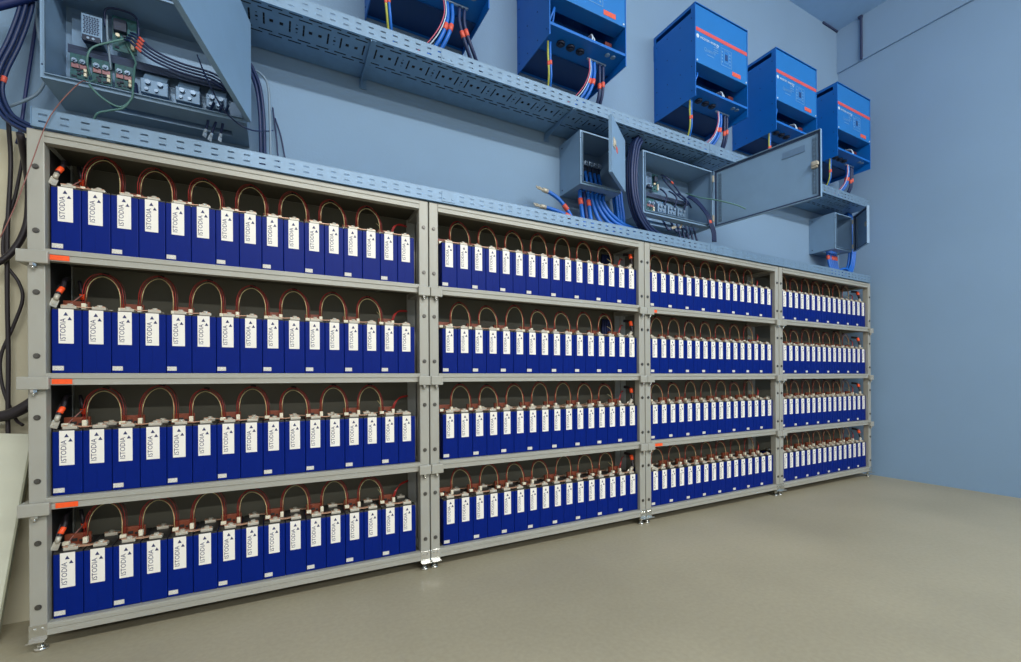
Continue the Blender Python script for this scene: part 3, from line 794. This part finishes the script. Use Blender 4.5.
cable('enclosure_wire', 'pale green wire trailing from the left enclosure over the lower tray', [(-.505, 2.283, 1.128), (-.53, 2.28, 1.085), (-.575, 2.28, 1.062), (-.612, 2.285, 1.039), (-.64, 2.33, .985)], .0038, M['cable_green'])
cable('enclosure_wire', 'thick black wire loom at the middle of the left enclosure', [(-.520, 2.41, 1.26), (-.512, 2.39, 1.20), (-.514, 2.36, 1.165)], .009, M['cable_dark'])
cable('enclosure_wire', 'pale green wire crossing the middle of the left enclosure', [(-.55, 2.43, 1.455), (-.60, 2.41, 1.410), (-.655, 2.40, 1.360), (-.670, 2.40, 1.300), (-.664, 2.42, 1.25)], .0038, M['cable_green'])
cable('enclosure_wire', 'grey wire running up beside the power supply, left enclosure', [(-.615, 2.43, 1.53), (-.612, 2.42, 1.45), (-.607, 2.42, 1.38), (-.600, 2.42, 1.30)], .0040, M['cable_grey'])
cable('enclosure_wire', 'looped dark wire over the green relay board, left enclosure', [(-.620, 2.43, 1.48), (-.615, 2.42, 1.548), (-.56, 2.415, 1.560), (-.515, 2.42, 1.545), (-.510, 2.43, 1.46)], .0042, M['cable_dark'])
for i, (xa, xb, z) in enumerate(((-.251, -.265, 1.096), (-.218, -.245, 1.084), (-.197, -.210, 1.090))):
    cable('hanging_lead', 'black lead with orange sleeve and white plug, %s of three under the left enclosure' % ('left', 'middle', 'right')[i],
          [(xa+.012, 2.41, 1.26), (xa+.006, 2.37, 1.215), (xa, 2.35, 1.178), ((xa+xb)/2, 2.35, 1.13), (xb, 2.35, z)], .0052, M['cable_dark'], (.52,), lug=-1, lug_mat=M['inv_white'], group='hanging leads with plugs')
cable('copper_wire', 'thin copper wire slanting down across the left end of lower tray and rack', [(-.655, 2.36, 1.20), (-.640, 2.20, 1.10), (-.713, 2.190, .955), (-.761, 2.185, .771), (-.800, 2.185, .623), (-.850, 2.20, .493), (-.93, 2.3, .44)], .0016, M['copper_wire'])
cable('enclosure_wire', 'thin dark wire looping from the left enclosure to its right side', [(-.30, 2.40, 1.45), (-.255, 2.30, 1.30), (-.20, 2.272, 1.18), (-.14, 2.275, 1.125), (-.085, 2.31, 1.125), (-.03, 2.42, 1.19), (-.005, 2.50, 1.24)], .0030, M['cable_dark'])
for i, (oa, ob) in enumerate(((-.008, 0), (.008, 0), (-.008, .0165), (.008, .0165))):
    cable('black_cable', 'thick black cable beside the left enclosure, %s' % ('front left', 'front right', 'rear left', 'rear right')[i],
          offset_path([(-.104, 2.45, 1.505), (-.092, 2.45, 1.480), (-.066, 2.445, 1.405), (-.052, 2.445, 1.28), (-.048, 2.44, 1.10), (-.046, 2.39, .935)], oa, ob), .0076, M['cable_dark'], group='black cables right of the left enclosure', sub=1)
cable('grey_cable', 'grey cable curving down to the right of the left enclosure', [(-.10, 2.47, 1.49), (-.060, 2.455, 1.480), (-.026, 2.45, 1.43), (-.018, 2.45, 1.30), (-.015, 2.44, 1.10), (-.012, 2.38, .935)], .0055, M['cable_grey'])
for i, x in enumerate((.0, .035)):
    cable('thin_wire', 'thin dark wire hanging on the wall right of the left enclosure, %s one' % ('nearer', 'farther')[i], [(-.005+x*.3, 2.515, 1.36-.05*i), (.01+x*.6, 2.51, 1.22), (.02+x, 2.50, 1.08), (.035+x*1.4, 2.38, .94)], .0035, M['cable_dark'], group='thin wires on the wall')

# ------------------------------------------------------------------ left edge: wall cables above the tray
for i, (oa, ob) in enumerate(((.0, 0), (-.0145, 0), (.0, .015), (-.0145, .015), (.0145, .008))):
    cable('black_cable', 'thick black cable falling along the left photo edge, %s of five' % ORD[i],
          offset_path([(-.846, 2.42, 1.66), (-.850, 2.41, 1.48), (-.880, 2.40, 1.32), (-.915, 2.39, 1.19), (-.925, 2.385, 1.10), (-.895, 2.37, 1.015), (-.840, 2.35, .972), (-.780, 2.34, .955), (-.70, 2.335, .950)], oa, ob), .0069, M['cable_dark'], (.42,) if i in (1, 4) else (), group='black cables at the left edge', sub=1)
cable('black_cable', 'straight thin dark cable hanging left of the large enclosure', [(-.838, 2.505, 1.62), (-.858, 2.50, 1.42), (-.880, 2.495, 1.20), (-.895, 2.49, 1.03), (-.90, 2.47, .945)], .006, M['cable_navy'])
cable('grey_cable', 'grey cable loop on the wall left of the large enclosure', [(-.842, 2.48, 1.56), (-.838, 2.47, 1.42), (-.815, 2.46, 1.30), (-.812, 2.455, 1.22), (-.835, 2.45, 1.15), (-.885, 2.45, 1.10), (-.935, 2.46, 1.07)], .0055, M['cable_grey'])
cable('blue_cable', 'thick dark blue cable crossing the very top left corner', [(-1.02, 2.40, 1.36), (-.93, 2.40, 1.425), (-.85, 2.40, 1.485), (-.80, 2.40, 1.53)], .016, M['cable_navy'])

# ------------------------------------------------------------------ blue cables at the small enclosure
for i in range(6):
    x = 1.785+.038*i
    o = thing('fuse_switch', '%s of six black fuse switches with blue cables in small enclosure' % ORD[i], 'fuse switch', (x, 2.44, 1.33), 'fuse switches in the small enclosure')
    part(o, 'body', MB().box((x-.015, 2.43, 1.365), (x+.015, 2.49, 1.445), .002), M['relay'])
    part(o, 'clamp', MB().box((x-.013, 2.415, 1.440), (x+.013, 2.47, 1.470), .002).cyl((x, 2.415, 1.455), (x, 2.408, 1.455), .007, 8), M['cap_silver'], 'bright terminal clamp')
    part(o, 'lead', MB().tube([(x, 2.43, 1.40), (x, 2.42, 1.36), (x, 2.405, 1.30), (x, 2.395, 1.252)], .011, 8), M['cable_blue'], 'blue lead')
for i in range(7):
    x = 1.786+.0325*i
    g = max(0, i-2)
    tgt = [(x, 2.390, 1.240), (x, 2.388, 1.20), (x+.012*g, 2.375, 1.13), (x+.040*g, 2.36, 1.055+.002*g), (x+.080*g+.01, 2.345, .995+.012*g), (x+.100*g+.05, 2.335, .945+.024*g)]
    cable('blue_cable', 'thick blue cable under the small enclosure, %s from left' % ORD[i], tgt, .0132, M['cable_blue'] if i != 1 else M['cable_navy'], (.30,) if i in (0, 2) else (), group='blue cables under the small enclosure')
cable('blue_cable', 'loose blue cable end with lug rising from the tray, left of small enclosure', [(1.523, 2.40, 1.196), (1.56, 2.395, 1.185), (1.62, 2.385, 1.150), (1.675, 2.375, 1.090), (1.71, 2.36, 1.02), (1.74, 2.35, .955)], .0125, M['cable_blue'], (.55,), lug=0)
cable('blue_cable', 'lower loose blue cable end lying over the tray rim', [(1.500, 2.39, 1.086), (1.56, 2.385, 1.079), (1.62, 2.375, 1.066), (1.68, 2.36, 1.040), (1.74, 2.35, .975), (1.80, 2.34, .945)], .0125, M['cable_blue'], (.56,), lug=0)
for i in range(6):
    oa = .024*(i % 3) - .024; ob = .024*(i//3)
    cable('blue_cable', 'blue cable hanging between the small and the wide enclosure, %s %s' % (('front', 'rear')[i//3], ('right', 'middle', 'left')[i % 3]),
          offset_path([(2.135, 2.43, 1.635), (2.138, 2.43, 1.45), (2.145, 2.42, 1.26), (2.148, 2.40, 1.12), (2.125, 2.38, 1.03), (2.06, 2.36, .990), (1.98, 2.35, .985)], oa, ob), .0112, M['cable_blue'], group='blue cables between the enclosures', sub=1)
for i in range(9):
    oa = -.020 + .020*(i % 3); ob = .021*(i//3)
    cable('black_cable', 'thick black cable sweeping under the wide enclosure, %s %s' % (('front', 'middle', 'rear')[i//3], ('left', 'middle', 'right')[2-i % 3]),
          offset_path([(2.195, 2.258, 1.625), (2.155, 2.254, 1.55), (2.128, 2.250, 1.38), (2.142, 2.252, 1.22), (2.195, 2.258, 1.105), (2.29, 2.268, 1.025), (2.42, 2.285, .992), (2.52, 2.300, .985)], oa, ob), .0098, M['cable_dark'], group='black cables beside the wide enclosure', sub=1)

# ------------------------------------------------------------------ wires of the wide enclosure
for i in range(2):
    cable('enclosure_wire', 'black wire arching across the wide enclosure, %s' % ('upper one with orange sleeve', 'lower one')[i], [(2.58+.01*i, 2.44, 1.535-.02*i), (2.615-.02*i, 2.41, 1.500-.03*i), (2.67-.02*i, 2.40, 1.460-.04*i), (2.742-.01*i, 2.40, 1.398-.02*i), (2.83, 2.41, 1.365-.01*i), (2.88, 2.42, 1.33)], .006, M['cable_dark'], (.34,) if i == 0 else ())
for i in range(4):
    oa = .0125*i - .019; ob = 0
    cable('enclosure_wire', 'black wire drooping out of the wide enclosure, %s of four' % ('rightmost', 'second from right', 'second from left', 'leftmost')[i],
          offset_path([(2.845, 2.42, 1.415), (2.862, 2.39, 1.39), (2.885, 2.35, 1.335), (2.905, 2.29, 1.235), (2.915, 2.270, 1.160), (2.935, 2.262, 1.10), (2.945, 2.265, 1.03)], oa, ob), .0055, M['cable_dark'], (.62,) if i in (1, 2) else (), group='black wires leaving the wide enclosure', sub=1)
for i in range(3):
    cable('enclosure_wire', 'dark wire rising from fuse holder to duct, %s in wide enclosure' % ('left', 'middle', 'right')[i], [(2.59+.105*i, 2.42, 1.30), (2.60+.105*i, 2.405, 1.36), (2.585+.105*i, 2.42, 1.40), (2.58+.09*i, 2.45, 1.43)], .006, M['cable_dark'], group='wires over the fuse holders')
cable('enclosure_wire', 'long green and yellow wire sticking out across the open cabinet door', [(2.80, 2.40, 1.42), (2.80, 2.28, 1.345), (2.85, 2.18, 1.300), (2.93, 2.08, 1.245), (2.975, 2.03, 1.205)], .0045, M['cable_green'])
for i, x in enumerate((2.598, 2.680)):
    cable('hanging_lead', 'black lead ending in a bright lug, %s of two under the wide enclosure' % ('left', 'right')[i], [(x-.05, 2.41, 1.20), (x-.055, 2.37, 1.130), (x-.04, 2.35, 1.088), (x-.005, 2.35, 1.105+.02*i)], .008, M['cable_dark'], (), lug=-1, group='hanging leads with lugs')
for i in range(5):
    x = 2.70+.045*i
    cable('hanging_lead', 'black lead hanging into the tray under wide enclosure, %s from left' % ORD[i], [(x, 2.41, 1.20), (x+.004, 2.39, 1.12), (x+.01, 2.37, 1.04), (x+.02, 2.35, .955)], .007, M['cable_dark'], (), group='black leads under the wide enclosure')

# ------------------------------------------------------------------ far right enclosure
for i in range(5):
    x = 4.760+.034*i
    cable('blue_cable', 'blue cable under the small empty enclosure, %s from left' % ORD[i], [(x, 2.40, 1.245), (x, 2.395, 1.18), (x+.002, 2.385, 1.10), (x+.01, 2.36, 1.01), (x+.05, 2.34, .95)], .0125, M['cable_blue'], (.30,) if i in (0, 2, 3, 4) else (), group='blue cables under the empty enclosure')
for i in range(5):
    oa = .0245*(i % 3) - .0245; ob = .0245*(i//3)
    cable('blue_cable', 'blue cable hanging behind the door of the empty enclosure, %s %s' % (('front', 'rear')[i//3], ('right', 'middle', 'left')[i % 3]),
          offset_path([(5.075, 2.36, 1.632), (5.080, 2.33, 1.52), (5.078, 2.32, 1.36), (5.065, 2.32, 1.20), (5.030, 2.32, 1.08), (4.96, 2.325, 1.015), (4.88, 2.33, 1.00)], oa, ob), .0115, M['cable_blue'], group='blue cables behind the empty enclosure', sub=1)
cable('blue_cable', 'short blue cable looping low over the tray below the empty enclosure', [(4.77, 2.33, .955), (4.80, 2.32, 1.02), (4.87, 2.31, 1.05), (4.94, 2.31, 1.04), (4.98, 2.31, .99), (5.0, 2.32, .95)], .011, M['cable_blue'], (.75,), band_mat=M['sleeve'])

# ------------------------------------------------------------------ cables at the ends of the shelves
for lv in range(4):
    z = LV[lv] + BH + CH; x = CX0[0]
    nm = SH[lv]
    cable('battery_cable', 'black battery cable with orange sleeve, front left end of %s, leftmost rack' % nm, [(x+.006, 2.262, z+.044), (x+.010, 2.266, z+.060), (x+.018, 2.285, z+.090), (x+.014, 2.31, z+.118), (x+.012, 2.36, z+.130)], .0075, M['cable_black'], (.36,), lug=0, group='battery cables at shelf ends', band_mat=M['band'])
    cable('battery_cable', 'rear black cable with orange sleeve, left end of %s, leftmost rack' % nm, [(x+.030, 2.40, z+.020), (x+.048, 2.37, z+.045), (x+.052, 2.345, z+.085), (x+.042, 2.36, z+.125)], .0065, M['cable_black'], (.5,), group='battery cables at shelf ends', band_mat=M['band'])
    cable('battery_cable', 'thick black cable standing between post and first cell, %s, leftmost rack' % nm, [(x-.004, 2.258, z-CH+.012), (x-.0045, 2.262, z-.15), (x-.0045, 2.262, z-.06), (x-.0035, 2.268, z+.03), (x+.002, 2.30, z+.09), (x+.002, 2.36, z+.12)], .0042, M['cable_black'], group='battery cables at shelf ends')
    cable('sense_wire', 'thin orange wire by the left end of %s, leftmost rack' % nm, [(x+.020, 2.306, z+.016), (x+.030, 2.325, z+.035), (x+.055, 2.345, z+.070)], .0022, M['copper_wire'], group='thin wires at shelf ends')
    xe = CX0[1] + 16*P
    cable('battery_cable', 'black battery cable with orange sleeve, right end of %s, second rack' % nm, [(xe-.028, 2.268, z+.026), (xe-.010, 2.272, z+.045), (xe-.004, 2.285, z+.080), (xe-.004, 2.30, z+.112), (xe-.02, 2.34, z+.122)], .010, M['cable_black'], (.62,), lug=0, group='battery cables at shelf ends', band_mat=M['band'])
    xe = CX0[3] + 16*P
    cable('battery_cable', 'black battery cable with orange sleeve, right end of %s, far right rack' % nm, [(xe-.040, 2.268, z+.026), (xe-.026, 2.272, z+.045), (xe-.020, 2.285, z+.080), (xe-.020, 2.30, z+.112), (xe-.04, 2.34, z+.122)], .010, M['cable_black'], (.62,), lug=0, group='battery cables at shelf ends', band_mat=M['band'])
    if lv >= 2:
        for i in range(4):
            xx = CX0[1] + 14.7*P + .020*i
            cable('blue_cable', 'dark blue cable behind the right end of %s, second rack, %s from left' % (nm, ORD[i]), [(xx, 2.452, z-.20), (xx+.004, 2.452, z-.05), (xx-.003, 2.452, z+.06), (xx+.002, 2.450, z+.14)], .010, M['cable_navy'], group='dark blue cables behind the cells')
z = LV[0]+BH+CH; x = CX0[2]
cable('battery_cable', 'black battery cable with orange sleeve, left end of bottom shelf, third rack', [(x+.028, 2.266, z+.026), (x+.006, 2.285, z+.042), (x+.004, 2.300, z+.075), (x+.010, 2.32, z+.108)], .010, M['cable_black'], (.62,), lug=0, group='battery cables at shelf ends', band_mat=M['band'])

# ------------------------------------------------------------------ lower left corner: hanging cables and a leaning board
cable('wall_cable', 'long black cable hanging straight down the wall at the left edge', [(-.924, 2.47, 1.02), (-.922, 2.48, .86), (-.932, 2.48, .60), (-.934, 2.48, .35), (-.932, 2.48, .10), (-.934, 2.48, -.10), (-.932, 2.475, -.20), (-.924, 2.475, -.30), (-.920, 2.475, -.33)], .0075, M['cable_black'], (.86,), lug=-1)
cable('wall_cable', 'thin black cable waving beside the straight one at the left edge', [(-.86, 2.44, .96), (-.881, 2.465, .90), (-.912, 2.485, .74), (-.945, 2.49, .60), (-.945, 2.49, .48), (-.905, 2.488, .40), (-.893, 2.486, .33), (-.92, 2.485, .22), (-.955, 2.485, .10), (-.95, 2.485, -.02), (-.915, 2.48, -.14), (-.885, 2.46, -.17)], .0058, M['cable_black'])
cable('wall_cable', 'thick black cable curving out of the frame beside the top shelf', [(-.83, 2.30, .92), (-.852, 2.42, .80), (-.868, 2.47, .71), (-.876, 2.47, .62), (-.905, 2.465, .53), (-.955, 2.455, .46), (-1.05, 2.45, .42)], .0115, M['cable_black'])
cable('wall_cable', 'very thick black cable sagging behind the left rack post', [(-.80, 2.47, -.03), (-.845, 2.46, -.07), (-.90, 2.455, -.115), (-.96, 2.455, -.135), (-1.10, 2.45, -.14)], .021, M['cable_black'])
lb = thing('leaning_board', 'tall white board leaning on the wall at the lower left corner', 'board', (-1.05, 2.36, FZ))
tilt = Matrix.Translation((-.925, 2.35, FZ+.001)) @ Matrix.Rotation(R(-7.5), 4, 'X') @ Matrix.Rotation(R(5.0), 4, 'Y')
part(lb, 'panel', MB().box((-.50, 0, .002), (0, .016, .775), .002, tilt), M['board_white'])
part(lb, 'edge_strip', MB().box((.0002, -.001, .002), (.006, .017, .775), .001, tilt), M['board_edge'], 'grey edge strip')

# cables lying in the two trays
for i in range(13):
    y = 2.222 + .0232*i
    cable('tray_cable', 'long dark cable lying in the upper cable tray, %s from the front' % ORD[i], [(TX0+.02, y, 1.653), (1.0, y+.0, 1.653), (2.10, y, 1.653), (3.2, y, 1.653), (TX1-.02, y, 1.653)], .0108, M['cable_tray_dark'], group='cables lying in the upper tray', sub=1)
for i in range(5):
    y = 2.232 + .026*i
    cable('tray_cable', 'long dark cable lying in the lower cable tray, %s from the front' % ORD[i], [(TX0+.25, y, .929), (2.0, y, .929), (TX1-.05, y, .929)], .0108, M['cable_tray_dark'], group='cables lying in the lower tray', sub=1)

# ------------------------------------------------------------------ light and camera
def area(name, loc, rot, sx, sy, power, c):
    l = bpy.data.lights.new(name, 'AREA'); l.shape = 'RECTANGLE'; l.size = sx; l.size_y = sy; l.energy = power; l.color = c
    o = bpy.data.objects.new(name, l); COL.objects.link(o); o.location = (loc[0], loc[1], loc[2]+H); o.rotation_euler = rot
    return o
for y, p in ((-2.0, 265), (-6.4, 330)):
    area('ceiling_tube_light', (2.4, y, 3.42), (R(32), 0, 0), 7.0, .16, p, (1.0, .97, .91))
    area('ceiling_tube_uplight', (2.4, y, 3.45), (math.pi, 0, 0), 7.0, .16, 60, (1.0, .97, .91))
w = bpy.data.worlds.new('room_fill'); SC.world = w; w.use_nodes = True
w.node_tree.nodes['Background'].inputs[0].default_value = (1.0, .97, .92, 1)
w.node_tree.nodes['Background'].inputs[1].default_value = 0.5
cam = bpy.data.cameras.new('camera'); co = bpy.data.objects.new('camera', cam); COL.objects.link(co)
cam.sensor_width = 36; cam.lens = 446/1021*36; cam.shift_y = 0.0472; cam.clip_start = .05
yaw = math.atan2(846.5, 446)                # angle from the view axis to the rack direction
co.matrix_world = Matrix.Translation((0, 0, H)) @ Matrix.Rotation(yaw - math.pi/2, 4, 'Z') @ Matrix.Rotation(math.pi/2, 4, 'X') @ Matrix.Rotation(-0.0061, 4, 'Z')
SC.camera = co
vs = SC.view_settings; vs.view_transform = 'Standard'; vs.look = 'None'; vs.gamma = 1; vs.use_curve_mapping = False; vs.exposure = 0.0
